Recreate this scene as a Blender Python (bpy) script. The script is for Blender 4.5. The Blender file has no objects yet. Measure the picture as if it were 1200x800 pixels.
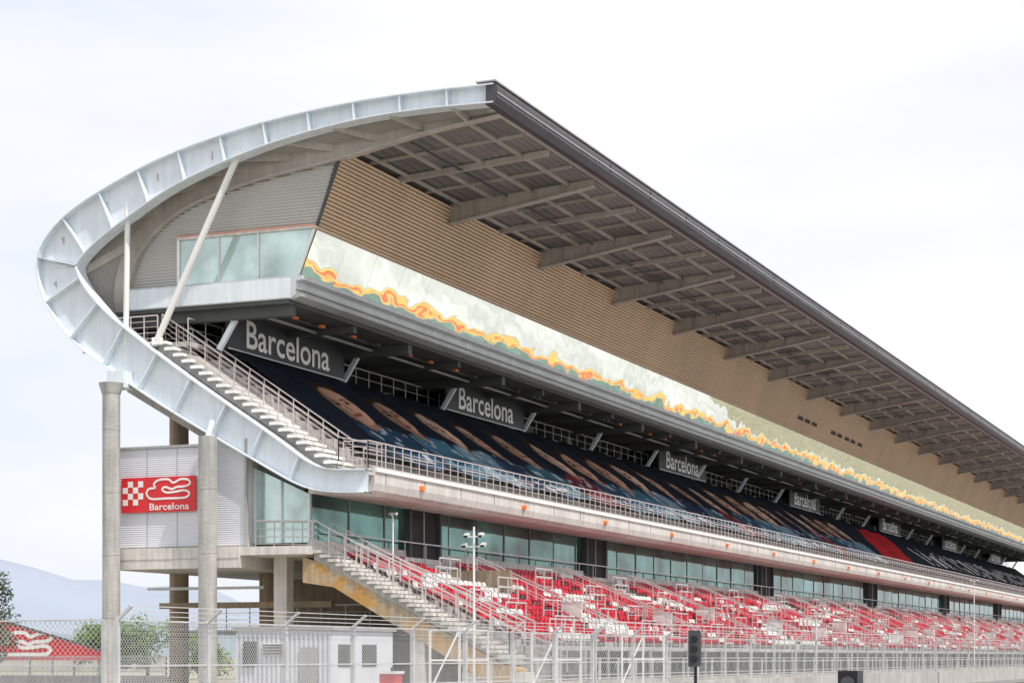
import bpy, math, random
import numpy as np
from mathutils import Vector, Matrix
random.seed(4); np.random.seed(4)
HZ=1.7           # eye height; heights below are given relative to the eye, HZ is added in finish()
XE=300.0         # far end of stand
X0=70.2
BAY=11.25
scene=bpy.context.scene
scene.view_settings.view_transform='Standard'
scene.view_settings.look='None'
scene.view_settings.exposure=0

# ------------------------------------------------------------ materials
def newmat(name):
    m=bpy.data.materials.new(name); m.use_nodes=True
    nt=m.node_tree; b=nt.nodes['Principled BSDF']
    return m,nt,b
def M(name,col,rough=.6,metal=0.,var=.12,scale=.5,streak=.0,bump=0.,bscale=8,stain=None,stain_amt=.5,spec=.5):
    m,nt,b=newmat(name); N=nt.nodes; L=nt.links
    b.inputs['Roughness'].default_value=rough; b.inputs['Metallic'].default_value=metal
    b.inputs['Specular IOR Level'].default_value=spec
    tc=N.new('ShaderNodeTexCoord')
    n=N.new('ShaderNodeTexNoise'); n.inputs['Scale'].default_value=scale; n.inputs['Detail'].default_value=8
    L.new(tc.outputs['Object'],n.inputs['Vector'])
    r=N.new('ShaderNodeMapRange'); r.inputs[1].default_value=.3; r.inputs[2].default_value=.7
    r.inputs[3].default_value=1-var; r.inputs[4].default_value=1+var
    L.new(n.outputs['Fac'],r.inputs[0])
    last=r.outputs[0]
    if streak>0:
        mp=N.new('ShaderNodeMapping'); mp.inputs['Scale'].default_value=(3,3,.25)
        L.new(tc.outputs['Object'],mp.inputs['Vector'])
        n2=N.new('ShaderNodeTexNoise'); n2.inputs['Scale'].default_value=1.5; n2.inputs['Detail'].default_value=6
        L.new(mp.outputs[0],n2.inputs['Vector'])
        r2=N.new('ShaderNodeMapRange'); r2.inputs[1].default_value=.35; r2.inputs[2].default_value=.65
        r2.inputs[3].default_value=1-streak; r2.inputs[4].default_value=1
        L.new(n2.outputs['Fac'],r2.inputs[0])
        mu=N.new('ShaderNodeMath'); mu.operation='MULTIPLY'; L.new(last,mu.inputs[0]); L.new(r2.outputs[0],mu.inputs[1]); last=mu.outputs[0]
    vm=N.new('ShaderNodeVectorMath'); vm.operation='SCALE'; vm.inputs[0].default_value=col
    L.new(last,vm.inputs['Scale']); out=vm.outputs[0]
    if stain:
        n3=N.new('ShaderNodeTexNoise'); n3.inputs['Scale'].default_value=.9; n3.inputs['Detail'].default_value=5
        L.new(tc.outputs['Object'],n3.inputs['Vector'])
        r3=N.new('ShaderNodeMapRange'); r3.inputs[1].default_value=.42; r3.inputs[2].default_value=.60; r3.inputs[4].default_value=stain_amt
        L.new(n3.outputs['Fac'],r3.inputs[0])
        mx=N.new('ShaderNodeMix'); mx.data_type='RGBA'; mx.inputs[7].default_value=(*stain,1)
        L.new(r3.outputs[0],mx.inputs[0]); L.new(out,mx.inputs[6]); out=mx.outputs[2]
    L.new(out,b.inputs['Base Color'])
    if bump>0:
        nb=N.new('ShaderNodeTexNoise'); nb.inputs['Scale'].default_value=bscale; nb.inputs['Detail'].default_value=4
        L.new(tc.outputs['Object'],nb.inputs['Vector'])
        bp=N.new('ShaderNodeBump'); bp.inputs['Strength'].default_value=bump; bp.inputs['Distance'].default_value=.05
        L.new(nb.outputs['Fac'],bp.inputs['Height']); L.new(bp.outputs[0],b.inputs['Normal'])
    return m
m_steel=M('pale_blue_steel',(.74,.81,.87),.4,0,.07,.8,.10)
m_steel2=M('grey_steel',(.38,.39,.39),.5,0,.1,.8,.1)
m_ledge=M('ledge_steel',(.56,.60,.62),.45,0,.1,.8,.12)
m_beam=M('warm_grey_steel',(.50,.47,.43),.55,0,.1,.8,.15)
m_white=M('white_paint',(.82,.82,.81),.4,0,.05)
m_fascia=M('dark_fascia',(.07,.065,.082),.5,.0,.15,.4,.15)
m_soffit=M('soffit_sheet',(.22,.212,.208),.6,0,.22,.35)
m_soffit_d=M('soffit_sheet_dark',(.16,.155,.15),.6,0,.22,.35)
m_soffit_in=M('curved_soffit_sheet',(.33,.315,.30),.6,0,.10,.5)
m_louvre=M('beige_louvre',(.66,.50,.35),.6,0,.08,.3,.06)
m_louvre_grey=M('grey_louvre',(.57,.57,.56),.5,0,.06,.4)
m_conc=M('concrete',(.50,.49,.47),.85,0,.16,.7,.22,.4)
m_conc_lt=M('light_concrete',(.68,.66,.63),.8,0,.12,.7,.2,.3)
m_conc_col=M('column_concrete',(.47,.465,.455),.85,0,.16,.9,.25,.5)
m_tread=M('terrace_concrete',(.46,.455,.45),.85,0,.2,.8,.15,.3)
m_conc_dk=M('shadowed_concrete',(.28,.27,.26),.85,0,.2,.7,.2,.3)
m_conc_st=M('stained_concrete',(.50,.44,.34),.85,0,.25,.9,.35,.4,stain=(.48,.25,.05),stain_amt=.85)
m_conc_br=M('brown_concrete',(.34,.27,.20),.85,0,.2,.7,.3,.4)
m_dark=M('dark_interior',(.022,.024,.027),.8,0,.3)
m_darkgrey=M('dark_grey',(.08,.085,.09),.7,0,.2)
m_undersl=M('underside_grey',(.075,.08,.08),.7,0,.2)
m_banner=M('banner_charcoal',(.045,.05,.062),.6,0,.15)
m_red=M('red_paint',(.68,.022,.03),.4,0,.08)
m_orange=M('orange_plastic',(.9,.22,.05),.4)
m_rail=M('rail_steel',(.56,.50,.49),.4,.1,.1)
m_galv=M('galvanised',(.58,.59,.59),.45,.2,.15,2)
m_corr=M('white_corrugated',(.68,.70,.76),.45,0,.04)
m_black=M('black_plastic',(.015,.015,.017),.4)
m_seat_r=M('seat_red',(.50,.010,.030),.5,0,.3,2.,spec=.3)
m_seat_d=M('seat_faded_red',(.36,.012,.028),.5,0,.3,2.,spec=.3)
m_seat_w=M('seat_white',(.70,.68,.67),.45,0,.12,2.)
def glass(name,base,rough,metal,bump=0,var=.3,scale=.3,dist=.05,bmap=(.45,1,1),bsc=.9):
    m,nt,b=newmat(name); N=nt.nodes; L=nt.links
    b.inputs['Roughness'].default_value=rough; b.inputs['Metallic'].default_value=metal
    tc=N.new('ShaderNodeTexCoord')
    n=N.new('ShaderNodeTexNoise'); n.inputs['Scale'].default_value=scale; n.inputs['Detail'].default_value=3
    L.new(tc.outputs['Object'],n.inputs['Vector'])
    r=N.new('ShaderNodeMapRange'); r.inputs[1].default_value=.3; r.inputs[2].default_value=.7; r.inputs[3].default_value=1-var; r.inputs[4].default_value=1+var*.5
    L.new(n.outputs['Fac'],r.inputs[0])
    vm=N.new('ShaderNodeVectorMath'); vm.operation='SCALE'; vm.inputs[0].default_value=base
    L.new(r.outputs[0],vm.inputs['Scale']); L.new(vm.outputs[0],b.inputs['Base Color'])
    if bump:
        mp=N.new('ShaderNodeMapping'); mp.inputs['Scale'].default_value=bmap
        L.new(tc.outputs['Object'],mp.inputs['Vector'])
        nb=N.new('ShaderNodeTexNoise'); nb.inputs['Scale'].default_value=bsc; nb.inputs['Detail'].default_value=1
        L.new(mp.outputs[0],nb.inputs['Vector'])
        bp=N.new('ShaderNodeBump'); bp.inputs['Strength'].default_value=bump; bp.inputs['Distance'].default_value=dist
        L.new(nb.outputs['Fac'],bp.inputs['Height']); L.new(bp.outputs[0],b.inputs['Normal'])
    return m
m_mirror=glass('mirror_glass',(.88,.92,.90),.02,1.,bump=.5,var=.04,dist=.026,bmap=(.6,.8,.8),bsc=.9)
m_gl_side=glass('pale_glass',(.60,.76,.74),.06,.4,var=.35,scale=.6,bump=.2,dist=.03)
m_gl_low=glass('teal_glass',(.11,.29,.26),.05,.6,bump=.3,var=.8,scale=.35,dist=.03)

# ------------------------------------------------------------ mesh builder
class MB:
    def __init__(s): s.v=[];s.f=[];s.m=[];s.sm=[];s.mats=[]
    def mi(s,mat):
        if mat not in s.mats: s.mats.append(mat)
        return s.mats.index(mat)
    def add(s,vs,fs,mat,smooth=False):
        o=len(s.v); s.v+= [tuple(p) for p in vs]; k=s.mi(mat)
        for f in fs: s.f.append(tuple(o+i for i in f)); s.m.append(k); s.sm.append(smooth)
    def poly(s,pts,mat): s.add(pts,[range(len(pts))],mat)
    def box(s,x0,x1,y0,y1,z0,z1,mat):
        s.add([(x0,y0,z0),(x1,y0,z0),(x1,y1,z0),(x0,y1,z0),(x0,y0,z1),(x1,y0,z1),(x1,y1,z1),(x0,y1,z1)],
              [(3,2,1,0),(4,5,6,7),(0,1,5,4),(1,2,6,5),(2,3,7,6),(3,0,4,7)],mat)
    def prism(s,prof,x0,x1,mat,caps=True,closed=True):
        n=len(prof); vs=[(x0,y,z) for y,z in prof]+[(x1,y,z) for y,z in prof]
        fs=[(i,(i+1)%n,n+(i+1)%n,n+i) for i in range(n if closed else n-1)]
        if caps and closed: fs+= [tuple(range(n-1,-1,-1)),tuple(range(n,2*n))]
        s.add(vs,fs,mat)
    def bar(s,p,q,w,h,mat,up=(0,0,1)):
        p=Vector(p);q=Vector(q);d=(q-p)
        if d.length<1e-6: return
        d.normalize(); u=Vector(up)
        if abs(d.dot(u))>.98: u=Vector((1,0,0))
        a=d.cross(u).normalized(); b=a.cross(d).normalized()
        vs=[]
        for c in (p,q):
            for i,j in ((-1,-1),(1,-1),(1,1),(-1,1)): vs.append(tuple(c+a*(i*w/2)+b*(j*h/2)))
        s.add(vs,[(0,1,2,3),(7,6,5,4),(0,4,5,1),(1,5,6,2),(2,6,7,3),(3,7,4,0)],mat)
    def cyl(s,p,q,r,mat,n=12,r2=None):
        p=Vector(p);q=Vector(q);d=(q-p).normalized(); u=Vector((0,0,1))
        if abs(d.dot(u))>.98: u=Vector((1,0,0))
        a=d.cross(u).normalized(); b=a.cross(d).normalized(); r2=r if r2 is None else r2
        vs=[]
        for c,rr in ((p,r),(q,r2)):
            for i in range(n):
                t=2*math.pi*i/n; vs.append(tuple(c+a*rr*math.cos(t)+b*rr*math.sin(t)))
        s.add(vs,[(i,(i+1)%n,n+(i+1)%n,n+i) for i in range(n)],mat,True)
        s.add(vs[:n],[range(n-1,-1,-1)],mat); s.add(vs[n:],[range(n)],mat)
    def railing(s,pts,h=1.1,sp=1.5,nr=4,mat=None,w=.034,toe=.15):
        mat=mat or m_rail
        for p,q in zip(pts[:-1],pts[1:]):
            p=Vector(p);q=Vector(q);L=(q-p).length; n=max(1,round(L/sp))
            for i in range(n+1):
                c=p.lerp(q,i/n); s.bar(c,c+Vector((0,0,h)),w*1.2,w*1.2,mat)
            for k in range(nr):
                z=toe+(h-toe)*k/(nr-1) if nr>1 else h
                ww=w*1.5 if k==nr-1 else w*.7
                s.bar(p+Vector((0,0,z)),q+Vector((0,0,z)),ww,ww,mat)
    def finish(s,name,parent=None):
        me=bpy.data.meshes.new(name)
        me.from_pydata([(x,y,z+HZ) for x,y,z in s.v],[],s.f)
        for m in s.mats: me.materials.append(m)
        me.polygons.foreach_set('material_index',s.m)
        me.polygons.foreach_set('use_smooth',s.sm)
        me.update()
        o=bpy.data.objects.new(name,me); scene.collection.objects.link(o)
        if parent: o.parent=parent
        return o
def empty(name):
    e=bpy.data.objects.new(name,None); scene.collection.objects.link(e); return e
def text_mesh(body,mat_rows,width,height,name,mat,parent):
    c=bpy.data.curves.new(name,'FONT'); c.body=body; c.align_x='CENTER'; c.align_y='CENTER'; c.size=1; c.offset=.012; c.resolution_u=4
    o=bpy.data.objects.new('tmp',c); scene.collection.objects.link(o)
    dg=bpy.context.evaluated_depsgraph_get(); dg.update()
    me=bpy.data.meshes.new_from_object(o.evaluated_get(dg)); bpy.data.objects.remove(o)
    co=np.array([v.co[:] for v in me.vertices]); mn=co.min(0);mx=co.max(0)
    co=(co-(mn+mx)/2); co[:,0]*=width/(mx[0]-mn[0]); co[:,1]*=height/(mx[1]-mn[1])
    origin,ax,ay=[np.array(a,float) for a in mat_rows]
    w=origin+co[:,:1]*ax+co[:,1:2]*ay; w[:,2]+=HZ
    me.vertices.foreach_set('co',w.ravel()); me.materials.clear(); me.materials.append(mat); me.update()
    ob=bpy.data.objects.new(name,me); scene.collection.objects.link(ob); ob.parent=parent
    return ob
def catmull(P,n=8):
    P=[np.array(p,float) for p in P]; P=[2*P[0]-P[1]]+P+[2*P[-1]-P[-2]]; out=[]
    for i in range(1,len(P)-2):
        for k in range(n):
            t=k/n; a,b,c,d=P[i-1:i+3]
            out.append(.5*((2*b)+(-a+c)*t+(2*a-5*b+4*c-d)*t*t+(-a+3*b-3*c+d)*t**3))
    out.append(P[-2]); return np.array(out)
def resample(A,n):
    d=np.r_[0,np.cumsum(np.linalg.norm(np.diff(A[:,:2],axis=0),axis=1))]
    t=np.linspace(0,d[-1],n); return np.stack([np.interp(t,d,A[:,k]) for k in range(A.shape[1])],1)
def normals(A,cen=(42,15)):
    T=np.gradient(A[:,:2],axis=0); T/=np.linalg.norm(T,axis=1)[:,None]
    Nn=np.stack([-T[:,1],T[:,0]],1)
    if ((np.array(cen)-A[:,:2])*Nn).sum()<0: Nn=-Nn
    return Nn

GS=empty('grandstand')
bays=[71.9+BAY*k for k in range(0,21)]
# ------------------------------------------------------------ curved end ribbon
O=[(29.75,22.1,.75),(33.2,22.12,.72),(36.4,22.0,.78),(40.3,21.6,1.0),(44.3,20.8,1.35),(47.2,19.8,1.7),(49.4,18.75,1.95),(50.65,17.6,2.05),(50.95,16.35,2.05),
   (50.4,14.86,2.0),(49.1,13.3,2.0),(47.2,11.96,1.85),(44.3,10.15,1.65),(40.3,7.94,1.3),(38.3,6.9,1.05),(37.0,6.58,.95),(35.3,6.5,.95)]
OC=resample(catmull(O),110); ON=normals(OC)
mb=MB()
inn=OC[:,:2]+ON*OC[:,2:3]
for i in range(len(OC)-1):
    a,b=OC[i,:2],OC[i+1,:2]; c,d=inn[i],inn[i+1]
    mb.poly([(70.42,*a),(70.42,*b),(70.42,*d),(70.42,*c)],m_steel)
    n0,n1=ON[i]*.05,ON[i+1]*.05
    for (p,q,s0,s1) in ((a,b,n0,n1),(d,c,-n1,-n0)):
        p2=p+s0;q2=q+s1
        mb.add([(70.08,*p),(70.08,*q),(70.08,*q2),(70.08,*p2),(70.8,*p),(70.8,*q),(70.8,*q2),(70.8,*p2)],
               [(0,1,2,3),(4,5,6,7),(0,1,5,4),(3,2,6,7)],m_steel)
d=np.r_[0,np.cumsum(np.linalg.norm(np.diff(OC[:,:2],axis=0),axis=1))]
t=2.0
while t<d[-1]-2:
    y=np.interp(t,d,OC[:,0]);z=np.interp(t,d,OC[:,1]);y2=np.interp(t,d,inn[:,0]);z2=np.interp(t,d,inn[:,1])
    mb.bar((70.25,y,z),(70.25,y2,z2),.05,.30,m_steel,up=(1,0,0))
    t+=2.05
mb.finish('curved_end_beam',GS)
# struts
mb=MB()
mb.cyl((70.5,41.25,20.6),(70.5,45.15,13.2),.14,m_white,12)
mb.cyl((70.5,46.6,19.1),(70.5,46.7,13.0),.12,m_white,12)
for p in ((70.5,45.15,13.2),(70.5,41.25,20.6)): mb.box(p[0]-.12,p[0]+.12,p[1]-.2,p[1]+.2,p[2]-.2,p[2]+.1,m_white)
mb.finish('roof_struts',GS)

# ------------------------------------------------------------ roof
I2=[(30.05,21.25,.12),(33.5,20.85,.45),(37.2,20.2,.7),(41.2,19.65,.85),(44.07,18.95,.9),(45.7,18.1,.9),(46.8,16.9,.9),(47.2,15.5,.9),(47.1,14.7,.9)]
I2C=resample(catmull(I2),60); I2N=normals(I2C)
I2o=I2C[:,:2]-I2N*I2C[:,2:3]
mb=MB()
for i in range(59):
    mb.poly([(71.66,*I2C[i,:2]),(71.66,*I2C[i+1,:2]),(71.66,*I2o[i+1]),(71.66,*I2o[i])],m_beam)
    n0,n1=I2N[i]*.05,I2N[i+1]*.05
    for A,B in ((I2C[i,:2],I2C[i+1,:2]),):
        mb.add([(71.45,*A),(71.45,*B),(71.45,*(B-n1)),(71.45,*(A-n0)),(71.9,*A),(71.9,*B)],[(0,1,2,3),(0,1,5,4)],m_beam)
up=OC[:np.argmax(OC[:,0])+12]; upC=resample(up,60); upN=normals(upC); S1=upC[:,:2]+upN*.45
NR=22
for i in range(59):
    for j in range(NR):
        t0=j/NR;t1=(j+1)/NR;tm=(t0+t1)/2
        def P(i,t,off=0):
            p=S1[i]*(1-t)+I2o[i]*t; p=p+upN[i]*off; return (70.45+1.2*t,p[0],p[1])
        mb.poly([P(i,t0),P(i+1,t0),P(i+1,tm,.05),P(i,tm,.05)],m_soffit_in)
        mb.poly([P(i,tm,.05),P(i+1,tm,.05),P(i+1,t1),P(i,t1)],m_soffit_in)
for i in range(4,58,6):
    a=S1[i]+upN[i]*.15; b=I2o[i]+upN[i]*.15
    mb.bar((70.45,*a),(71.7,*b),.12,.34,m_beam)
mb.finish('curved_soffit',GS)
mb=MB()
upper=OC[:np.argmax(OC[:,0])+22]
for i in range(len(upper)-1):
    mb.poly([(70.1,*upper[i,:2]),(XE,*upper[i,:2]),(XE,*upper[i+1,:2]),(70.1,*upper[i+1,:2])] ,m_steel2)
mb.prism([(29.75,22.16),(29.62,21.95),(29.62,21.55),(29.8,21.3),(30.1,21.3),(30.1,22.16)],70.15,XE,m_fascia)
mb.prism([(29.66,22.23),(29.66,22.17),(30.5,22.17),(30.5,22.23)],70.1,XE,m_steel2)
mb.bar((70.15,29.60,21.72),(XE,29.60,21.72),.04,.05,m_steel2)
x=71.9+BAY
while x<XE:
    mb.box(x-.015,x+.015,29.60,29.63,21.55,21.95,m_dark); x+=BAY/2
mb.prism([(30.1,21.5),(30.1,21.36),(30.4,21.36),(30.4,21.5)],71,XE,m_beam)
mb.finish('roof_shell',GS)
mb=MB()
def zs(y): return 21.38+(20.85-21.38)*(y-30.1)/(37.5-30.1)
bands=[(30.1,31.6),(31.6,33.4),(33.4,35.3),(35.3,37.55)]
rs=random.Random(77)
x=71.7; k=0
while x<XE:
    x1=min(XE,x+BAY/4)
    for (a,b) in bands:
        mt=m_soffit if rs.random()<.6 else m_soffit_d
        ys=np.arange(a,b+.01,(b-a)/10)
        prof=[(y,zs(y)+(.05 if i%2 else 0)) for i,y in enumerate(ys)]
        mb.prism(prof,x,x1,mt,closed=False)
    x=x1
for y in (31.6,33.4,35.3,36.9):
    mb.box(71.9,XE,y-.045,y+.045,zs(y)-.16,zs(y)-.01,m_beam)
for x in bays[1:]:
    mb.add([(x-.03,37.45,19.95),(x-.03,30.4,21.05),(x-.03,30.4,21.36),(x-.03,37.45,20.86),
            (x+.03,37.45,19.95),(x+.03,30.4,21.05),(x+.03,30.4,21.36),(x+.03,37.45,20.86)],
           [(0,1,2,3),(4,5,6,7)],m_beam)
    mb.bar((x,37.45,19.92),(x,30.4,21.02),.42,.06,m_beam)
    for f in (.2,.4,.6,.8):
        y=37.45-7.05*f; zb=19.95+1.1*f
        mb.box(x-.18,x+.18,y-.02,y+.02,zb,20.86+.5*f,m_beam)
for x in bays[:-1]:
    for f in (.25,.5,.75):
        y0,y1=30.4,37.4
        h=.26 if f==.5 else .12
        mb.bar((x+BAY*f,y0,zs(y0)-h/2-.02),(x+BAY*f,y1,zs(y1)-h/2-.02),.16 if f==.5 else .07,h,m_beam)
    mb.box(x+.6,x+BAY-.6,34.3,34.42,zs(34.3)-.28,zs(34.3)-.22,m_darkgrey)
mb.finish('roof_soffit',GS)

# ------------------------------------------------------------ skybox level
mb=MB()
G0=(39.18,15.6);G1=(38.38,17.53);G2=(37.3,20.72)
mb.prism([(G0[0]+.12,15.6),(G1[0]+.14,17.53),(G2[0]+.17,20.72),(46,20.0),(46.9,15.6)],72.05,XE,m_darkgrey,caps=True)
n=21; prof=[]
for i in range(n):
    t=i/n; y=G1[0]+(G2[0]-G1[0])*t; z=G1[1]+(G2[1]-G1[1])*t; dz=(G2[1]-G1[1])/n; dy=(G2[0]-G1[0])/n
    prof+= [(y-.02,z),(y+dy-.02,z+dz*.60),(y+dy+.12,z+dz*.70),(y+dy+.10,z+dz*.98)]
mb.prism(prof,71.8,XE,m_louvre,closed=False)
x=71.9+BAY/3
while x<XE:
    mb.bar((x,G1[0]-.018,G1[1]),(x,G2[0]-.018,G2[1]),.02,.02,m_steel2); x+=BAY/3
mb.bar((71.75,G1[0]-.03,G1[1]),(71.75,G2[0]-.03,20.3),.12,.1,m_darkgrey)
zc=I2C[:,1][::-1]; yc=I2C[:,0][::-1]
def yrear(z): return float(np.interp(z,zc[np.argsort(zc)],yc[np.argsort(zc)]))
def yfront(z): return float(np.interp(z,[15.6,17.53,20.72],[39.18,38.38,37.3]))
z=15.6; dz=.13
while z<20.15:
    zt=z+dz
    a0=44.85 if z<17.6 else yfront(z); a1=44.85 if z<17.6 else yfront(zt)
    b0=yrear(z);b1=yrear(zt)
    if b0>a0:
        mb.poly([(71.72,a0,z),(71.80,a1,z+dz*.7),(71.80,b1,z+dz*.7),(71.72,b0,z)],m_louvre_grey)
        mb.poly([(71.80,a1,z+dz*.7),(71.72,a1,zt),(71.72,b1,zt),(71.80,b1,z+dz*.7)],m_louvre_grey)
    z=zt
mb.poly([(71.84,39.3,15.6),(71.84,47.1,15.6),(71.84,46.7,17.1),(71.84,45.6,18.2),(71.84,44,19),(71.84,41.2,19.65),(71.84,37.5,20.2),(71.84,38.5,17.53)],m_steel2)
for x in (150,152.2,154.4,161,163.3,166,168.3,171):
    zz=18.45; yy=yfront(zz)-.08
    mb.box(x,x+1.5,yy-.03,yy+.1,zz,zz+.32,m_dark)
mb.finish('skybox_louvre_wall',GS)
mb=MB(); x=71.9
rs=random.Random(2)
while x<XE-3:
    w=2.81
    e=rs.uniform(-.003,.003); e2=rs.uniform(-.003,.003)
    mb.poly([(x+.006,G0[0]+e,G0[1]+.02),(x+w-.006,G0[0]+e2,G0[1]+.02),(x+w-.006,G1[0]-e2,G1[1]),(x+.006,G1[0]-e,G1[1])],m_mirror)
    x+=w
mb.finish('skybox_glazing',GS)
mb=MB()
mb.poly([(71.70,G0[0],15.62),(71.70,44.85,15.62),(71.70,44.85,17.55),(71.70,G1[0],17.55)],m_gl_side)
for y,w in ((39.2,.0),(41.0,.05),(42.9,.05),(44.85,.12)):
    if w: mb.box(71.62,71.72,y-w/2,y+w/2,15.6,17.55,m_white)
mb.box(71.60,71.73,38.3,44.9,17.53,17.64,m_conc_lt)
mb.box(71.60,71.72,38.34,44.9,17.645,17.68,m_orange)
mb.bar((71.66,G0[0]-.02,15.6),(71.66,G1[0]-.02,17.55),.1,.1,m_white)
mb.box(71.5,XE,38.18,38.42,17.50,17.58,m_louvre)
mb.finish('skybox_side_window',GS)
mb=MB()
mb.prism([(38.75,15.58),(38.75,15.42),(39.05,15.36),(39.05,14.8),(39.25,14.66),(47.3,14.66),(47.3,15.58)],71.3,XE,m_ledge)
mb.prism([(38.95,14.84),(38.8,14.84),(38.8,14.72),(39.2,14.62),(39.2,14.65)],71.3,XE,m_steel2)
mb.bar((71.3,38.98,15.05),(XE,38.98,15.05),.10,.06,m_steel2)
mb.box(71.27,71.295,39.3,47.2,14.7,15.5,m_steel)
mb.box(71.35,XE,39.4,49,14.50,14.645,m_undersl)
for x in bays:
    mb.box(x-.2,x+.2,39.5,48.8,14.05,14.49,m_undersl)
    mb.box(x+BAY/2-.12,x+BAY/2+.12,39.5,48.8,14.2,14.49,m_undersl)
    mb.bar((x+.15,42.0,14.6),(x+.15,43.1,12.9),.20,.2,m_steel)
    mb.box(x-.25,x+.25,48.0,48.5,13.2,14.6,m_conc)
    for q in (1.8,4.2,7.2,9.6):
        mb.box(x+q,x+q+.35,40.4,40.55,14.30,14.40,m_orange if (int(x)+int(q))%3==0 else m_darkgrey)
    mb.bar((x,41.4,14.3),(x+BAY,41.4,14.3),.1,.1,m_steel2)
    mb.bar((x,40.9,14.42),(x+BAY,40.9,14.42),.16,.08,m_darkgrey)
mb.finish('skybox_floor',GS)
mb=MB()
mb.box(71.0,XE,43.9,49.2,12.95,13.15,m_conc)
mb.box(72.2,XE,49.0,49.2,13.15,14.6,m_dark)
mb.box(76,XE,46.5,46.6,13.15,14.5,m_dark)
mb.railing([(71.2,44.1,13.15),(XE,44.1,13.15)],1.0,1.4,3,m_galv)
rs=random.Random(8)
for x in np.arange(74,XE-2,3.4):
    if rs.random()<.6: mb.box(x,x+.9,46.35,46.49,13.15,14.45,[m_conc,m_darkgrey,m_steel2,m_conc_br][rs.randrange(4)])
mb.finish('upper_concourse',GS)

# ------------------------------------------------------------ banners
bx=[(72.35,83.0),(94.7,105.5),(130.4,141.3),(166.3,177.2),(203,214),(239,250),(275,286)]
m_letter=M('banner_white_vinyl',(.90,.90,.90),.5,0,.02)
for a,b in bx:
    e=empty('barcelona_banner')
    q=MB(); q.box(a,b,42.86,42.98,13.0,14.6,m_banner)
    q.bar((a,42.84,14.6),(b,42.84,14.6),.05,.05,m_galv); q.bar((a,42.84,13.0),(b,42.84,13.0),.05,.05,m_galv)
    for xx in (a+.1,(a+b)/2,b-.1): q.bar((xx,43.0,13.0),(xx,43.0,15.0),.05,.05,m_galv)
    q.finish('panel',e)
    text_mesh('Barcelona',((a+5.3,42.83,13.80),(1,0,0),(0,0,1)),7.6,1.2,'lettering',m_letter,e)

# ------------------------------------------------------------ upper tier + printed seat covers
UT0=(36.1,7.95);UT1=(43.0,12.6)
mb=MB()
N=13; prof=[]
for i in range(N):
    y=UT0[0]+(43.75-UT0[0])*i/N; z=7.5+(12.6-7.5)*i/N
    prof+=[(y,z-.1),(y,z+5.1/N-.1)]
prof.append((43.9,12.5)); 
mb.prism(prof+[(44.0,12.5),(44.0,12.1),(36.5,7.0),(36.1,7.0)],72.3,XE,m_conc)
mb.prism([(35.6,6.75),(38.2,7.15),(40.2,8.2),(44.2,10.4),(47.1,12.2),(49.0,13.5),(48.6,13.7),(43.9,12.6),(36.2,7.2)],70.8,XE,m_conc)
for x in bays:
    mb.bar((x,38.8,6.9),(x,47.2,11.7),.5,.9,m_conc)
mb.finish('upper_tier_terrace',GS)

nx=int((XE-72.6)/.13); ns=72
xs=np.linspace(72.6,XE-1,nx); ss=np.linspace(0,1,ns)
X,S=np.meshgrid(xs,ss,indexing='ij')
L=math.hypot(UT1[0]-UT0[0],UT1[1]-UT0[1])
Y=UT0[0]+(UT1[0]-UT0[0])*S; Zv=8.15+(12.95-8.15)*S
wob=.04*np.sin(X*1.1+4*S)+.03*np.sin(X*2.7-6*S)+.022*np.abs(np.sin(S*math.pi*12))+.10*np.abs(np.sin((X-71.9)*math.pi/5.6))
Zv=Zv+wob
def vnoise(X,S,sx,sy,seed):
    r=np.random.RandomState(seed); g=r.rand(400,60)
    a=X/sx; b=S/sy; i=np.floor(a).astype(int); j=np.floor(b).astype(int); fa=a-i; fb=b-j; fa=fa*fa*(3-2*fa); fb=fb*fb*(3-2*fb)
    G=lambda p,q:g[p%400,q%60]
    return G(i,j)*(1-fa)*(1-fb)+G(i+1,j)*fa*(1-fb)+G(i,j+1)*(1-fa)*fb+G(i+1,j+1)*fa*fb
C=np.zeros(X.shape+(3,)); C[:]=(.006,.009,.016)
n1=vnoise(X-70,S*L,1.0,.9,1); n2=vnoise(X-70,S*L,.45,.4,2)
C+= (n1[...,None]*np.array((.003,.005,.009)))
def blend(mask,col):
    global C
    C=C*(1-mask[...,None])+np.array(col)*mask[...,None]
sl=S*L
rs=random.Random(5)
xc=78.0
k=0
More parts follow.
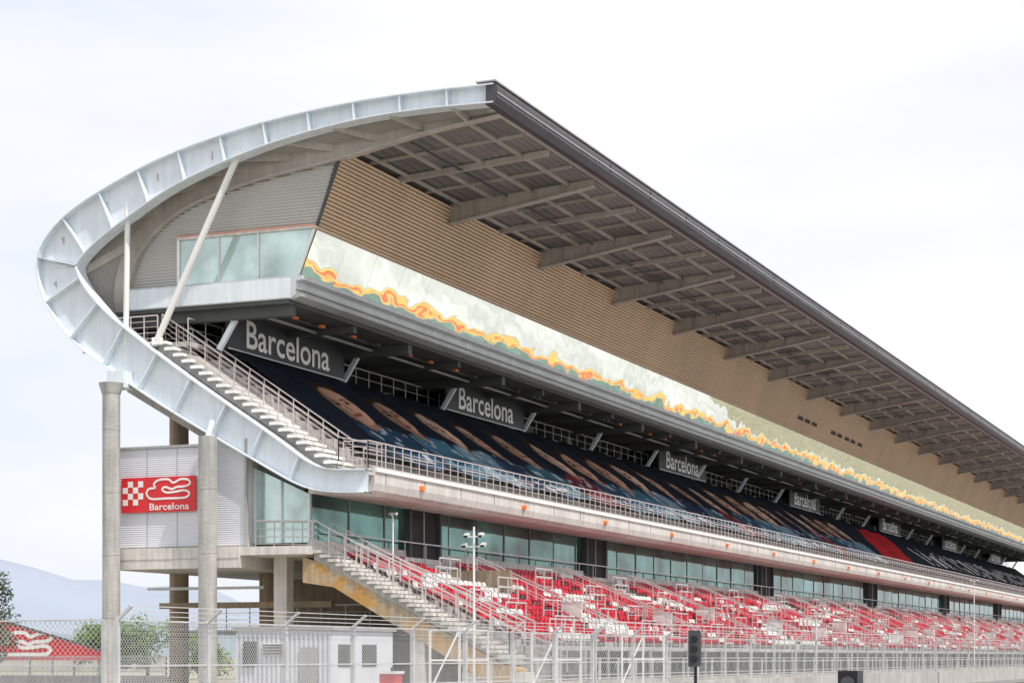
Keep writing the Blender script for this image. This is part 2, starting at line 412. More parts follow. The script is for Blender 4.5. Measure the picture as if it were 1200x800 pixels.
while xc<178:
    cx=xc+rs.uniform(-.3,.3); hs=L*rs.uniform(.54,.62); sc=rs.uniform(1.2,1.45)
    body=(np.abs((X-cx)/(1.9*sc))**3)+(np.abs((sl-hs+3.3)/1.9)**3)
    colb=[(.02,.06,.11),(.05,.14,.21),(.16,.26,.33),(.015,.03,.07),(.04,.11,.15),(.13,.02,.03)][k%6]
    blend(np.clip((1.0-body)*4,0,1)*(.6+.4*n1),colb)
    blend(np.clip((1.0-body)*4,0,1)*np.clip((n2-.74)*8,0,1)*.8,(.45,.52,.58))
    neck=((X-cx)/(.5*sc))**2+((sl-hs+1.4)/(.65))**2
    blend(np.clip((1-neck)*4,0,1)*.9,(.30,.16,.11))
    hair=((X-cx)/(1.05*sc))**2+((sl-hs-.4)/(1.25*sc))**2
    blend(np.clip((1-hair)*6,0,1),(.028,.016,.010))
    r=((X-cx)/(.86*sc))**2+((sl-hs)/(1.15*sc))**2
    skin=[(.56,.33,.23),(.46,.27,.19),(.62,.42,.32)][k%3]
    shade=np.clip(.75+.40*(X-cx)/sc,.3,1.1)
    m_=np.clip((1-r)*6,0,1)
    C=C*(1-m_[...,None])+np.array(skin)*shade[...,None]*m_[...,None]
    for sx in (-.34,.34):
        blend(np.clip((1-((X-cx-sx*sc)/.26)**2-((sl-hs-.22)/.17)**2)*4,0,1),(.04,.025,.02))
        blend(np.clip((1-((X-cx-sx*sc)/.34)**2-((sl-hs-.55)/.09)**2)*4,0,1),(.04,.025,.02))
    blend(np.clip((1-((X-cx)/.16)**2-((sl-hs+.15)/.35)**2)*3,0,1)*.45,(.15,.08,.05))
    blend(np.clip((1-((X-cx)/.45)**2-((sl-hs+.70)/.14)**2)*4,0,1),(.20,.06,.05))
    xc+=rs.uniform(4.2,5.3); k+=1
lower=np.clip((.14-S)*10,0,1)*np.clip((vnoise(X,S*L,1.6,.5,7)-.45)*4,0,1)
blend(lower*.25,(.08,.12,.17))
red=(np.abs((X-190)-(sl-4)*1.6)<7)&(sl>1.2)&(sl<7.2)
blend(red*np.clip(n1+.4,0,1)*.9,(.50,.015,.02))
wh=(X>206)&(X<290)&(sl>2.3)&(sl<5.6)&(np.mod(X,4.2)<2.0)&(vnoise(X,sl,1.1,1.0,9)>.35)
blend(wh*.85,(.6,.6,.62))
seam=(np.mod(X-71.9,5.62)<.13)
blend(seam*.8,(.004,.005,.008))
idx=np.arange(nx*ns).reshape(nx,ns)
F=np.stack([idx[:-1,:-1],idx[1:,:-1],idx[1:,1:],idx[:-1,1:]],-1).reshape(-1,4)
V=np.stack([X,Y,Zv+HZ],-1).reshape(-1,3)
me=bpy.data.meshes.new('printed_seat_cover'); me.from_pydata(V.tolist(),[],F.tolist())
ca=me.color_attributes.new('print','FLOAT_COLOR','POINT')
ca.data.foreach_set('color',np.concatenate([C.reshape(-1,3),np.ones((nx*ns,1))],1).ravel())
me.polygons.foreach_set('use_smooth',[True]*len(me.polygons))
m,nt,b=newmat('printed_fabric'); at=nt.nodes.new('ShaderNodeAttribute'); at.attribute_name='print'
nt.links.new(at.outputs['Color'],b.inputs['Base Color']); b.inputs['Roughness'].default_value=.85; b.inputs['Specular IOR Level'].default_value=.08
me.materials.append(m)
o=bpy.data.objects.new('printed_seat_cover',me); scene.collection.objects.link(o)

# ------------------------------------------------------------ balcony
mb=MB()
mb.prism([(35.25,7.48),(35.25,6.95),(35.33,6.66),(35.7,6.5),(38.25,6.62),(38.25,6.95),(36.6,7.0),(36.6,7.48)],70.9,XE,m_conc_lt)
mb.box(70.95,XE,35.17,35.26,7.40,7.56,m_white)
x=71.9
while x<XE:
    mb.box(x-.01,x+.01,35.235,35.252,6.96,7.39,m_darkgrey); x+=BAY/3
for k in range(40):
    x=75.3+6*k*1.9
    if x<XE: mb.cyl((x,35.27,7.06),(x,35.13,7.06),.12,m_orange,10); mb.box(x-.22,x+.22,35.18,35.26,6.97,7.15,m_orange)
mb.box(70.5,72.5,35.3,37.2,7.25,7.5,m_conc_lt)
mb.finish('balcony_slab',GS)
mb=MB()
mb.railing([(70.6,36.5,7.5),(70.6,35.4,7.5),(XE,35.35,7.5)],1.12,.8,5,m_rail,.03)
mb.railing([(72.4,36.5,7.56),(XE,36.2,7.56)],.95,2.5,2,m_rail)
mb.finish('balcony_railing',GS)

# ------------------------------------------------------------ end stairs: treads proud of a recessed stringer
def stair(mb,y0,z0,y1,z1,n,xa,xb,mat,thick=.35,mat2=None):
    prof=[]; ry=(y1-y0)/n; rz=(z1-z0)/n
    for i in range(n):
        y=y0+ry*i; z=z0+rz*i
        prof+=[(y,z-.1),(y+ry,z-.1)]
        mb.box(xa,xb,y+ry-.04,y+.03,z-.12,z,mat)
    prof+=[(y1,z1-thick-.1),(y0,z0-thick-.3)]
    mb.prism(prof,xa+.14,xb-.05,mat2 or mat)
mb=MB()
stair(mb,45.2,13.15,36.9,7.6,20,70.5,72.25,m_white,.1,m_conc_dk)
mb.box(70.5,72.3,45.2,48.6,12.95,13.15,m_conc_lt)
mb.finish('upper_end_stair',GS)
mb=MB()
for x in (70.95,72.25):
    mb.railing([(x,45.2,13.25),(x,36.9,7.75),(x,35.6,7.5)],1.1,.83,4,m_rail,.028,.42)
mb.railing([(70.6,48.5,13.15),(70.6,45.2,13.15)],1.1,.6,5,m_rail)
mb.railing([(72.3,48.6,13.15),(72.3,45.0,13.15)],1.1,.9,5,m_rail)
mb.finish('upper_stair_railing',GS)

# ------------------------------------------------------------ lower gallery glass, end panels
mb=MB()
x=71.2
GT,GB=6.66,4.75
mb.box(71.3,XE,38.45,41,4.5,6.7,m_darkgrey)
doors=[(80.2,83.2),(103,106),(139.5,142.5),(176,179),(213,216),(250,253)]
rs=random.Random(31)
while x<XE-2:
    w=3.4
    e=rs.uniform(-.02,.02)
    mb.poly([(x+.01,38.3+e,GB),(x+w-.01,38.3-e,GB),(x+w-.01,38.3-e,GT),(x+.01,38.3+e,GT)],m_gl_low)
    mb.box(x-.012,x+.012,38.26,38.33,GB,GT,m_steel2)
    x+=w
mb.box(71.1,XE,38.2,38.4,GB-.35,GB,m_conc_lt)
mb.box(71.1,XE,38.20,38.36,GT-.02,GT+.10,m_steel2)
for a,bb in doors:
    mb.box(a-.2,a,38.0,38.3,4.4,GT-.03,m_undersl); mb.box(bb,bb+.2,38.0,38.3,4.4,GT-.03,m_undersl)
    mb.box(a,bb,38.16,38.19,4.4,GT-.03,m_dark); mb.box((a+bb)/2-.04,(a+bb)/2+.04,38.1,38.15,4.4,GT-.1,m_steel2)
mb.poly([(71.15,38.3,GB-.1),(71.15,40.85,GB-.1),(71.15,40.85,7.75),(71.15,38.3,6.6)],m_gl_side)
for y in (38.32,39.6,40.85): mb.box(71.05,71.16,y-.03,y+.03,GB-.1,6.6+(y-38.3)*.45,m_steel)
mb.finish('lower_gallery_glazing',GS)
mb=MB()
def corr(mb,x,y0,y1,z0,z1,pitch,mat):
    z=z0
    while z<z1-.001:
        zt=min(z+pitch,z1); zm=(z+zt)/2
        mb.poly([(x,y0,z),(x-.022,y0,zm),(x-.022,y1,zm),(x,y1,z)],mat); mb.poly([(x-.022,y0,zm),(x,y0,zt),(x,y1,zt),(x-.022,y1,zm)],mat); z=zt
corr(mb,70.3,42.6,46.95,4.55,8.65,.09,m_corr)
corr(mb,70.5,40.9,42.4,4.55,9.0,.09,m_corr)
mb.box(70.35,80,42.6,46.9,4.5,8.62,m_conc_lt)
mb.box(70.55,80,40.9,42.6,4.5,8.9,m_conc_lt)
mb.box(70.2,70.32,46.93,47.03,4.5,8.7,m_steel2); mb.box(70.2,70.34,42.5,47.03,8.65,8.75,m_steel2)
mb.box(70.38,70.52,40.82,40.92,4.5,8.9,m_steel2)
for y in (44.05,45.5): mb.box(70.265,70.272,y-.01,y+.01,4.55,8.65,m_steel2)
mb.box(69.9,84,40.9,47.0,3.62,4.48,m_conc_lt)
mb.box(69.88,69.895,40.9,47.0,4.0,4.03,m_conc)
mb.box(70.6,XE,38.0,40.9,4.1,4.45,m_conc_lt)
mb.box(84,XE,40.9,47,3.9,4.48,m_conc)
mb.finish('end_cladding',GS)
mb=MB()
def column(x,y,zt,r,mat):
    mb.cyl((x,y,-1.7),(x,y,zt),r,mat,28)
    z=-1.0
    while z<zt-.5:
        mb.cyl((x,y,z),(x,y,z+.03),r+.012,m_conc_br if mat is m_conc_br else m_conc,28); z+=2.6
column(69.5,46.75,11.0,.37,m_conc_col); mb.cyl((69.5,46.75,10.9),(69.5,46.75,11.35),.39,m_conc_col,24,.52)
column(69.55,42.15,8.95,.38,m_conc_col); 
mb.cyl((69.55,42.15,8.9),(69.9,42.15,9.6),.12,m_steel,10)
mb.box(69.7,70.6,46.3,47.1,11.2,11.9,m_steel)
column(74.5,46.6,11.5,.42,m_conc_br)
column(75.2,42.5,4.0,.42,m_conc_br)
mb.box(71.7,72.3,39.7,40.3,-1.7,4.1,m_conc_lt)
for x in bays[1:]:
    for y in (40.5,46.5): mb.cyl((x,y,-1.7),(x,y,4.0),.42,m_conc,16)
    mb.box(x-.3,x+.3,38.2,46.9,3.5,3.9,m_conc)
mb.box(82,82.3,34,46,-1.7,3.9,m_conc_br)
mb.box(81.8,81.95,39.5,41.2,-1.7,.6,m_dark)
mb.bar((72.5,41.2,2.9),(72.5,46.9,2.9),.12,.12,m_galv)
mb.bar((73.5,38.5,2.2),(73.5,46.9,2.2),.25,.25,m_conc_br)
mb.railing([(78,39,1.2),(78,47.5,1.2)],1.1,1.2,4,m_galv)
mb.box(76,81,38,47.5,1.0,1.18,m_conc)
mb.finish('support_columns',GS)

# circuit sign on cladding
LOGO=[(.04,.12),(.0,.35),(.06,.55),(.20,.60),(.17,.78),(.28,.98),(.5,1.0),(.62,.82),(.78,.98),(.95,.95),(1.0,.75),(.88,.62),(.70,.60),(.58,.50),(.44,.62),(.36,.50),(.46,.34),(.66,.36),(.86,.42),(.98,.30),(.94,.10),(.80,.04),(.45,.04),(.15,.03),(.04,.12)]
def logo(mb,origin,ax,ay,w,h,th,mat):
    A=catmull(LOGO,5); A=A*np.array([w,h]); T=np.gradient(A,axis=0); T/=np.linalg.norm(T,axis=1)[:,None]+1e-9; Nn=np.stack([-T[:,1],T[:,0]],1)*th/2
    o=np.array(origin,float);ax=np.array(ax,float);ay=np.array(ay,float)
    f=lambda p:tuple(o+ax*p[0]+ay*p[1])
    for i in range(len(A)-1): mb.poly([f(A[i]-Nn[i]),f(A[i+1]-Nn[i+1]),f(A[i+1]+Nn[i+1]),f(A[i]+Nn[i])],mat)
e=empty('circuit_sign'); q=MB()
q.box(70.16,70.22,43.1,46.7,6.0,7.45,m_red)
for i in range(4):
    for j in range(4):
        if (i+j)%2==0: q.box(70.15,70.155,46.62-(i+1)*.25,46.62-i*.25,6.3+j*.25,6.55+j*.25,m_white)
q.finish('panel',e)
q=MB(); logo(q,(70.14,45.45,6.52),(0,-1,0),(0,0,1),2.1,.82,.085,m_white); q.finish('track_logo',e)
text_mesh('Barcelona',((70.14,44.35,6.22),(0,-1,0),(0,0,1)),1.9,.28,'lettering',m_white,e)

# ------------------------------------------------------------ lower tier
LT=(37.6,4.1);LB=(29.2,.45);NRW=14
mb=MB(); prof=[]
dy=(LT[0]-LB[0])/NRW; dz=(LT[1]-LB[1])/NRW
for i in range(NRW):
    prof+=[(LB[0]+dy*i,LB[1]+dz*i),(LB[0]+dy*(i+1),LB[1]+dz*i)]
prof+=[(LT[0],4.1),(38.2,4.1),(38.2,3.6),(29.6,-.2),(29.6,-1.7),(28.3,-1.7),(28.3,.40),(29.2,.40)]
mb.prism(prof,72.5,XE,m_tread)
mb.box(72.4,XE,28.22,28.29,-1.7,.25,m_darkgrey)
x=73
while x<XE:
    mb.box(x,x+.25,28.12,28.21,-1.7,.3,m_steel2); x+=BAY/4
mb.finish('lower_tier_terrace',GS)
def seat_geo():
    v=[];f=[]
    def bx(y0,y1,z0,z1,w0,w1,sh=0):
        o=len(v)
        v.extend([(-w0,y0,z0),(w0,y0,z0),(w0,y1,z0),(-w0,y1,z0),(-w1,y0+sh,z1),(w1,y0+sh,z1),(w1,y1+sh,z1),(-w1,y1+sh,z1)])
        f.extend([tuple(o+i for i in t) for t in ((3,2,1,0),(4,5,6,7),(0,1,5,4),(1,2,6,5),(2,3,7,6),(3,0,4,7))])
    bx(-.20,.18,.28,.33,.20,.20)
    bx(.15,.19,.31,.48,.20,.20,.04)
    bx(.19,.23,.48,.55,.20,.12,.02)
    bx(-.20,-.17,.22,.31,.18,.20)
    return np.array(v),f
sv,sf=seat_geo(); ns_=len(sv)
gn=np.random.RandomState(3)
vmask=lambda a,b:float(vnoise(np.array([a-70.]),np.array([b+0.]),2.6,1.3,21)[0])
cnt=0
vl=[];fl=[];ml=[]
for r in range(NRW):
    y=LB[0]+dy*r+.34; z=LB[1]+dz*r
    x=73.2
    while x<XE-1:
        ph=(x-71.9)%BAY
        if ph<1.0 or (any(a-.6<x<b+.6 for a,b in doors) and r>9): x+=.5; continue
        up_=gn.rand()<.04
        vl.append(sv+np.array([x,y+gn.uniform(-.015,.015),z+HZ+gn.uniform(-.01,.01)])); o=cnt*ns_
        fl+= [tuple(o+i for i in t) for t in sf]
        v_=vmask(x,r)+gn.uniform(-.10,.10)
        w=1 if v_>.73 else (2 if gn.rand()<.22 else 0)
        ml+=[w]*len(sf); cnt+=1; x+=.5
me=bpy.data.meshes.new('stadium_seats'); me.from_pydata(np.concatenate(vl).tolist(),[],fl)
for mm in (m_seat_r,m_seat_w,m_seat_d): me.materials.append(mm)
me.polygons.foreach_set('material_index',ml); me.update()
o=bpy.data.objects.new('stadium_seats',me); scene.collection.objects.link(o)
mb=MB()
for k,x in enumerate(bays):
    for xx in (x+.05,x+1.1):
        mb.railing([(xx,LB[0],LB[1]),(xx,LT[0]-1,LT[1]-.4)],.95,1.6,2,m_galv,.04,.5)
for x in bays[:-1]:
    for r,q in ((3,2.5),(6,6.0),(9,3.5),(4,8.2),(8,8.8),(1,5.0),(11,6.5),(5,1.6)):
        y=LB[0]+dy*r+.02; z=LB[1]+dz*r
        mb.railing([(x+q,y,z),(x+q+2.2,y,z)],1.0,1.1,2,m_galv,.038,.55)
mb.railing([(72.6,28.4,.4),(XE,28.4,.4)],1.1,1.3,4,m_galv)
mb.railing([(72.6,37.9,4.1),(XE,37.9,4.1)],1.0,2.2,2,m_galv)
mb.finish('lower_tier_railings',GS)
mb=MB()
rs=random.Random(12)
for x in (84.5,96,107.5,118,127,138,149,161,172,190,205,222,240):
    r=rs.randrange(1,6); y=LB[0]+dy*r; z=LB[1]+dz*r
    mb.box(x,x+.12,y-.1,y+.9,z,z+1.0,m_white); mb.box(x+.12,x+.9,y+.8,y+.9,z,z+1.0,m_white)
    mb.box(x-.03,x+.95,y-.13,y+.93,z+1.0,z+1.04,m_galv)
mb.finish('commentary_booths',GS)
mb=MB()
stair(mb,37.9,4.3,29.4,-.1,24,70.6,72.4,m_conc_lt,.12,m_conc)
mb.prism([(38.4,4.05),(38.4,3.0),(37.0,2.8),(29.2,-1.6),(29.2,-.5),(37.4,3.68)],70.70,72.3,m_conc_st)
mb.box(70.0,72.4,37.9,41.0,4.12,4.46,m_conc_lt)
mb.box(70.8,72.3,33.0,33.5,-1.7,1.0,m_conc_lt)
mb.box(70.8,72.3,28.9,31.4,-1.7,-.6,m_conc_lt)
mb.finish('lower_end_stair',GS)
mb=MB()
for x in (70.85,72.4):
    mb.railing([(x,38.0,4.45),(x,29.4,.05),(x,27.6,-.6)],1.1,.8,4,m_rail,.03,.35)
mb.railing([(70.75,40.6,4.46),(70.75,38.0,4.4)],1.1,.8,4,m_rail)
mb.finish('lower_stair_railing',GS)

# ------------------------------------------------------------ trackside fences
def chain(mb,p,q,z0,z1,pitch,w,mat):
    p=Vector((p[0],p[1],0));q=Vector((q[0],q[1],0));d=(q-p);L=d.length;d.normalize();h=z1-z0
    def pt(s,z): c=p+d*s; return Vector((c.x,c.y,z))
    s=-h
    while s<L:
        for sg in (1,-1):
            a0,a1=(s,s+h) if sg>0 else (s+h,s)
            A=pt(a0,z0);B=pt(a1,z1)
            t0=0;t1=1
            for lim,fn in ((0,1),(L,-1)):
                va=(a0-lim)*fn;vb=(a1-lim)*fn
                if va<0 and vb<0: t0=1;t1=0;break
                if va<0: t0=max(t0,va/(va-vb))
                if vb<0: t1=min(t1,va/(va-vb))
            if t1-t0<.02: continue
            P=A.lerp(B,t0);Q=A.lerp(B,t1); o=Vector((0,0,w/2))+d*(-sg*w/2)
            mb.poly([tuple(P-o),tuple(Q-o),tuple(Q+o),tuple(P+o)],mat)
        s+=pitch
def debris_fence(p,q,sp,top,lean,pitch,w,name='debris_fence',post=.08):
    mb=MB(); P=Vector((p[0],p[1],0));Q=Vector((q[0],q[1],0));L=(Q-P).length;d=(Q-P).normalized();n=round(L/sp);nn=Vector((d.y,-d.x,0))
    for i in range(n+1):
        c=P.lerp(Q,i/n)
        mb.bar((c.x,c.y,-1.7),(c.x,c.y,top),post,post,m_galv)
        if lean: mb.bar((c.x,c.y,top),(c.x+nn.x*lean,c.y+nn.y*lean,top+.28),.06,.06,m_galv)
    for z in (top,top-.9,-.7): mb.bar((p[0],p[1],z),(q[0],q[1],z),.035,.035,m_galv)
    if lean:
        for k,f in enumerate((.33,.66,1)):
            mb.bar((p[0]+nn.x*lean*f,p[1]+nn.y*lean*f,top+.28*f),(q[0]+nn.x*lean*f,q[1]+nn.y*lean*f,top+.28*f),.018,.018,m_galv)
    chain(mb,p,q,-.7,top,pitch,w,m_galv)
    mb.box(min(p[0],q[0])-.05,max(p[0],q[0])+.05,min(p[1],q[1])-.2,max(p[1],q[1])+.2,-1.7,-.9,m_conc)
    return mb.finish(name)
debris_fence((32.9,22),(60,22),3.6,.72,.35,.10,.009,post=.10)
debris_fence((60.3,22),(120,22),3.8,.72,.35,.20,.009)
debris_fence((120.5,22),(255,22),4,.72,.35,.5,.014)
debris_fence((32.9,22.3),(32.9,32),3.3,.72,0,.12,.008)
debris_fence((78,49.5),(78,115),2.5,.02,0,.13,.013,'perimeter_fence')
debris_fence((60,26.5),(200,26.5),2.2,-.05,0,.9,.012,'service_road_fence')
# rectangular access gates in front of the lower tier
for gx in (52.5,60.5,69.5):
    mb=MB()
    for a in (0,1.9,3.8): mb.bar((gx+a*.55,24.3-a*.25,-1.7),(gx+a*.55,24.3-a*.25,.78),.06,.06,m_white)
    for z in (.78,-.1,-1.0): mb.bar((gx,24.3,z),(gx+2.09,23.35,z),.05,.05,m_white)
    mb.bar((gx,24.3,-1.0),(gx+1.04,23.83,.78),.04,.04,m_white)
    mb.finish('access_gate')
mb=MB()
c0=(66.6,6.9); 
for i in range(2): mb.bar((c0[0],c0[1]-i*3.2,-1.7),(c0[0],c0[1]-i*3.2,1.6),.07,.07,m_galv)
for z in (1.6,.2,-1.2): mb.bar((c0[0],c0[1],z),(c0[0],c0[1]-3.2,z),.05,.05,m_galv)
chain(mb,(c0[0],c0[1]-3.2),(c0[0],c0[1]),-1.2,1.6,.08,.018,m_conc_lt)
mb.box(c0[0]-.3,c0[0]+.3,c0[1]-3.5,c0[1]+.1,-1.7,-1.3,m_conc)
mb.finish('pit_gate_fence')

# ------------------------------------------------------------ poles, signals
def lamp(x,y,top,arms,name='floodlight_pole',base=-1.7,k=1.):
    mb=MB(); mb.cyl((x,y,base),(x,y,top),.055*k,m_white,10,.035*k)
    mb.cyl((x,y,base),(x,y,base+.4),.1*k,m_white,10)
    for z,w in arms:
        mb.bar((x,y-w,z),(x,y+w,z),.04,.04,m_white)
        for sgn in (-1,1):
            c=Vector((x,y+sgn*w,z+.06)); mb.bar(c-Vector((.10*k,0,.05)),c+Vector((.10*k,0,.05)),.17*k,.09*k,m_galv); mb.bar(c+Vector((-.12*k,0,-.06)),c+Vector((-.10*k,0,-.05)),.13*k,.07*k,m_black)
    return mb.finish(name)
lamp(64.2,28.0,4.6,[(4.25,.28),(3.9,.36)])
lamp(73.9,35.9,5.95,[(5.85,.12)],base=3.3,k=.8)
lamp(165,27,6.3,[(6.2,.3)])
lamp(112,27.3,2.6,[(2.6,.2)])
def signal(x,y,name):
    mb=MB(); mb.cyl((x,y,-1.7),(x,y,-.2),.05,m_black,10)
    mb.box(x-.11,x+.11,y-.15,y+.15,-.25,.75,m_black); mb.box(x-.14,x-.11,y-.19,y+.19,-.30,.80,m_darkgrey)
    for z in (-.05,.25,.55): mb.cyl((x-.14,y,z),(x-.22,y,z),.10,m_black,12); mb.cyl((x-.14,y,z),(x-.15,y,z),.08,m_darkgrey,12)
    return mb.finish(name)
signal(58,17.9,'trackside_signal_light')
mb=MB(); mb.box(59,59.6,13.2,13.8,-1.7,-1.2,m_darkgrey); mb.box(58.9,59.7,13.1,13.7,-1.2,-.42,m_black); mb.cyl((58.9,13.4,-.8),(58.8,13.4,-.8),.2,m_darkgrey,16); mb.finish('trackside_loudspeaker')
mb=MB(); mb.box(52,52.5,25.2,25.7,-1.7,-.5,m_red); mb.box(51.95,52.55,25.15,25.75,-.5,-.42,m_white); mb.cyl((52.25,25.4,-.42),(52.25,25.4,-.3),.05,m_black); mb.finish('marshal_fire_cabinet')

e=empty('portable_cabin'); mb=MB()
mb.box(56.1,60.5,29.4,32.9,-1.6,.85,m_corr)
y=29.42
while y<32.85:
    mb.box(56.04,56.1,y,y+.08,-1.5,.75,m_corr); y+=.17
mb.box(55.98,60.6,29.3,33.0,.85,.98,m_steel2)
mb.box(56.0,60.5,29.35,32.95,-1.7,-1.5,m_steel2)
mb.finish('shell',e)
mb=MB(); mb.box(55.99,56.03,31.0,31.9,.05,.45,m_white)
for i in range(4): mb.box(55.96,55.99,31.04,31.86,.08+i*.09,.13+i*.09,m_darkgrey)
mb.finish('ventilation_grille',e)
mb=MB(); mb.box(55.98,56.03,29.9,30.5,-1.5,.3,m_steel2)
mb.box(55.97,56.0,32.1,32.6,-.3,.5,m_darkgrey); mb.box(56.5,57.5,29.36,29.395,-.3,.4,m_darkgrey); mb.box(58.2,59.2,29.36,29.395,-.3,.4,m_darkgrey)
mb.finish('door_and_windows',e)

e=empty('red_billboard'); mb=MB()
mb.prism([(81.2,.25),(81.2,-.25),(100,-.25),(100,3.3),(90.4,2.62)],120,120.6,m_red)
mb.bar((119.95,81.0,.32),(119.95,90.4,2.72),.12,.16,m_darkgrey); mb.bar((119.95,90.4,2.72),(119.95,100,3.4),.12,.16,m_darkgrey)
for y in (82,86,91,96): mb.cyl((120.3,y,-1.7),(120.3,y,-.2),.1,m_galv)
mb.finish('panel',e)
q=MB(); logo(q,(119.93,90.6,.1),(0,-1,0),(0,0,1),4.8,1.65,.27,m_white); q.finish('track_logo',e)

# ------------------------------------------------------------ trees
def leafmat(name,c1,c2):
    m,nt,b=newmat(name); N=nt.nodes;L=nt.links
    g=N.new('ShaderNodeTexCoord'); n=N.new('ShaderNodeTexNoise'); n.inputs['Scale'].default_value=.9; L.new(g.outputs['Object'],n.inputs['Vector'])
    r=N.new('ShaderNodeValToRGB'); r.color_ramp.elements[0].position=.35;r.color_ramp.elements[1].position=.65
    r.color_ramp.elements[0].color=(*c1,1);r.color_ramp.elements[1].color=(*c2,1)
    L.new(n.outputs['Fac'],r.inputs[0]); L.new(r.outputs[0],b.inputs['Base Color']); b.inputs['Roughness'].default_value=.7; return m
lm1=leafmat('dark_foliage',(.03,.05,.02),(.07,.09,.04)); lm2=leafmat('green_foliage',(.06,.13,.012),(.16,.28,.03))
m_bark=M('bark',(.12,.09,.06),.9)
def tree(x,y,h,rad,lm,name,seed,n=2200,leaf=.16):
    rs=random.Random(seed); mb=MB(); b=-1.7
    mb.cyl((x,y,b),(x+.1,y,b+h*.55),h*.03+.05,m_bark,8,h*.012)
    cl=[]
    for i in range(14):
        a=rs.uniform(0,6.28); rr=rad*rs.uniform(.25,.85); zz=b+h*rs.uniform(.3,.92); k=1-.6*max(0,(zz-b)/h-.5)
        c=Vector((x+math.cos(a)*rr*k,y+math.sin(a)*rr*k,zz)); cl.append((c,rad*rs.uniform(.22,.42)))
        mb.cyl((x+.05,y,b+h*rs.uniform(.2,.5)),tuple(c),.05,m_bark,5,.015)
    for i in range(n):
        c,r=cl[rs.randrange(len(cl))]
        d=Vector((rs.gauss(0,1),rs.gauss(0,1),rs.gauss(0,1))).normalized()*r*rs.uniform(.5,1.1); p=c+d
        a=Vector((rs.gauss(0,1),rs.gauss(0,1),rs.gauss(0,1))).normalized(); q=a.orthogonal().normalized(); s=leaf*rs.uniform(.6,1.3)
        mb.poly([tuple(p-a*s),tuple(p+q*s*.5),tuple(p+a*s),tuple(p-q*s*.5)],lm)
    return mb.finish(name)
tree(90.8,69.0,6.7,1.9,lm1,'tree',1,1500,.13)
tree(96,73.8,5.2,1.8,lm1,'tree',2,1500,.13)
tree(126.6,86.3,3.9,2.8,lm2,'tree',3,5000)
tree(128.1,82.9,4.3,3.0,lm2,'tree',4,5000)
tree(130,79.5,3.5,2.6,lm2,'tree',5,4500)
tree(135,76.0,3.6,2.8,lm2,'tree',6,4500)

# ------------------------------------------------------------ ground, track, hills
m_ground=M('dry_ground',(.33,.31,.25),.95,0,.2,.05)
m_asph=M('asphalt',(.06,.06,.062),.9,0,.15,.5,0,.3,30)
m_runoff=M('pale_runoff_concrete',(.52,.53,.50),.9,0,.25,.12)
m_yel=M('yellow_paint',(.66,.42,.10),.7,0,.25,.4); m_org=M('orange_paint',(.72,.12,.04),.7,0,.2,.4); m_grn=M('green_paint',(.14,.22,.18),.8,0,.3,.3)
m_scrub=M('added_scrub_sheet',(.20,.21,.12),.95,0,.3,.12,stain=(.42,.36,.27),stain_amt=.8)
def sheet(name,x0,x1,y0,y1,z,mat):
    mb=MB(); mb.poly([(x0,y0,z-HZ),(x1,y0,z-HZ),(x1,y1,z-HZ),(x0,y1,z-HZ)],mat); return mb.finish(name)
sheet('ground',-6000,6000,-6000,6000,0,m_ground)
sheet('race_track',-200,700,4.0,19.0,.004,m_asph)
sheet('added_pale_runoff',-200,700,-26,-4.0,.004,m_runoff)  # out-of-frame pale sheet, added to whiten the reflection in the skybox glass
sheet('added_scrub_sheet',290,700,-26,-4.4,.008,m_scrub)  # unseen mottled sheet, added to turn the far end of that reflection greenish
sheet('service_road',-200,700,19.2,28.0,.004,M('pale_asphalt',(.22,.22,.22),.9,0,.1,.4))
mb=MB()  # yellow, orange and green strips, unseen, added for the skybox glass to reflect
rs=random.Random(6)
mb.poly([(-200,-3.8,.004-HZ),(700,-3.8,.004-HZ),(700,-1.9,.004-HZ),(-200,-1.9,.004-HZ)],m_yel)
x=-100
while x<700:
    w=rs.uniform(3,11)
    a=rs.uniform(-3.3,-2.6); mb.poly([(x,a,.008-HZ),(x+w,a,.008-HZ),(x+w,a+rs.uniform(.5,.9),.008-HZ),(x,a+.6,.008-HZ)],m_org); x+=w+rs.uniform(.5,4)
mb.poly([(-200,-1.7,.004-HZ),(700,-1.7,.004-HZ),(700,2.0,.004-HZ),(-200,2.0,.004-HZ)],m_grn)
mb.poly([(-200,3.8,.008-HZ),(700,3.8,.008-HZ),(700,3.98,.008-HZ),(-200,3.98,.008-HZ)],m_white)
mb.finish('added_verge_strips')
def hills(name,dist,hfun,mat):
    mb=MB(); n=360; vs=[];fs=[]
    for i in range(n+1):
        a=math.radians(i); h=hfun(i)
        for k,(dd,hh) in enumerate([(0,0),(.12,.35),(.25,.7),(.4,1.0),(.7,0)]):
            r=dist*(1+dd); j=math.sin(a*57+k*2)*.06*h if 0<k<3 else 0
            vs.append((r*math.cos(a),r*math.sin(a),-1.7-3+hh*h+j))
    for i in range(n):
        for k in range(4):
            o=i*5+k; fs.append((o,o+5,o+6,o+1))
    mb.add(vs,fs,mat,True); mb.finish(name)
m_h1=M('hazy_hills',(.31,.36,.44),1,0,.06,.002); m_h2=M('hazy_hills_near',(.22,.28,.32),1,0,.08,.003)  # distance haze baked into the blue-grey base colours of both ranges
def h1(i):
    b=95+32*math.sin(i*.19+1)+16*math.sin(i*.53)+8*math.sin(i*1.3)+4*math.sin(i*2.9)
    if 30<i<=52: b=158+ (i-34)*14 + 8*math.sin(i*2.1) if i>=34 else 150+6*math.sin(i*2)
    return b
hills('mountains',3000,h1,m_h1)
hills('hills',2000,lambda i:44+12*math.sin(i*.31)+7*math.sin(i*.87+2)+4*math.sin(i*2.3),m_h2)

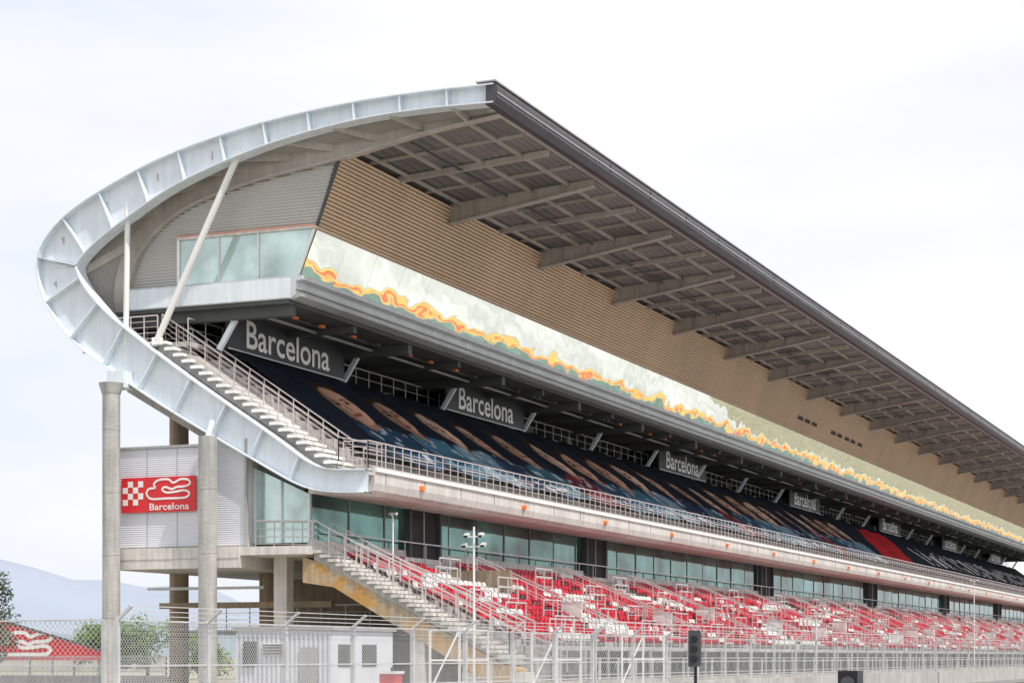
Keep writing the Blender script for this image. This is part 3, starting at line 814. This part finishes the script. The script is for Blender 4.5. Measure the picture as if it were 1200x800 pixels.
# ------------------------------------------------------------ sky + sun
sv_=Vector((-.20,-.50,.84)).normalized()
el=math.asin(sv_.z); az=math.atan2(sv_.x,sv_.y)
w=bpy.data.worlds.new('World'); scene.world=w; w.use_nodes=True; nt=w.node_tree; N=nt.nodes; Lk=nt.links
bg=N['Background']; bg.inputs['Strength'].default_value=.12
sky=N.new('ShaderNodeTexSky'); sky.sky_type='NISHITA'; sky.sun_disc=False; sky.sun_elevation=el; sky.sun_rotation=az; sky.dust_density=2.5
tc=N.new('ShaderNodeTexCoord'); mp=N.new('ShaderNodeMapping'); mp.inputs['Scale'].default_value=(1,1,4)
Lk.new(tc.outputs['Generated'],mp.inputs['Vector'])
no=N.new('ShaderNodeTexNoise'); no.inputs['Scale'].default_value=1.9; no.inputs['Detail'].default_value=7; no.inputs['Roughness'].default_value=.5
Lk.new(mp.outputs[0],no.inputs['Vector'])
mr=N.new('ShaderNodeMapRange'); mr.inputs[1].default_value=.36; mr.inputs[2].default_value=.58; mr.inputs[3].default_value=0.; mr.inputs[4].default_value=1.
Lk.new(no.outputs['Fac'],mr.inputs[0])
cm=N.new('ShaderNodeMix'); cm.data_type='RGBA'; cm.inputs[6].default_value=(7.5,7.9,8.9,1); cm.inputs[7].default_value=(9.5,9.3,9.4,1)
Lk.new(mr.outputs[0],cm.inputs[0])
mx=N.new('ShaderNodeMix'); mx.data_type='RGBA'; mx.inputs[0].default_value=.92
Lk.new(sky.outputs[0],mx.inputs[6]); Lk.new(cm.outputs[2],mx.inputs[7]); Lk.new(mx.outputs[2],bg.inputs['Color'])
sl_=bpy.data.lights.new('sun','SUN'); sl_.energy=3.7; sl_.angle=math.radians(.5); sl_.color=(1,.93,.83)
so=bpy.data.objects.new('sun',sl_); scene.collection.objects.link(so); so.rotation_euler=sv_.to_track_quat('Z','Y').to_euler(); so.location=(0,0,80)

# ------------------------------------------------------------ camera
cam=bpy.data.cameras.new('camera'); co=bpy.data.objects.new('camera',cam); scene.collection.objects.link(co)
co.location=(0,0,HZ); co.rotation_euler=(math.radians(90),0,math.radians(-67.54))
cam.sensor_width=36; cam.lens=2315/1200*36; cam.shift_y=369/1200; cam.clip_start=.5; cam.clip_end=12000
scene.camera=co
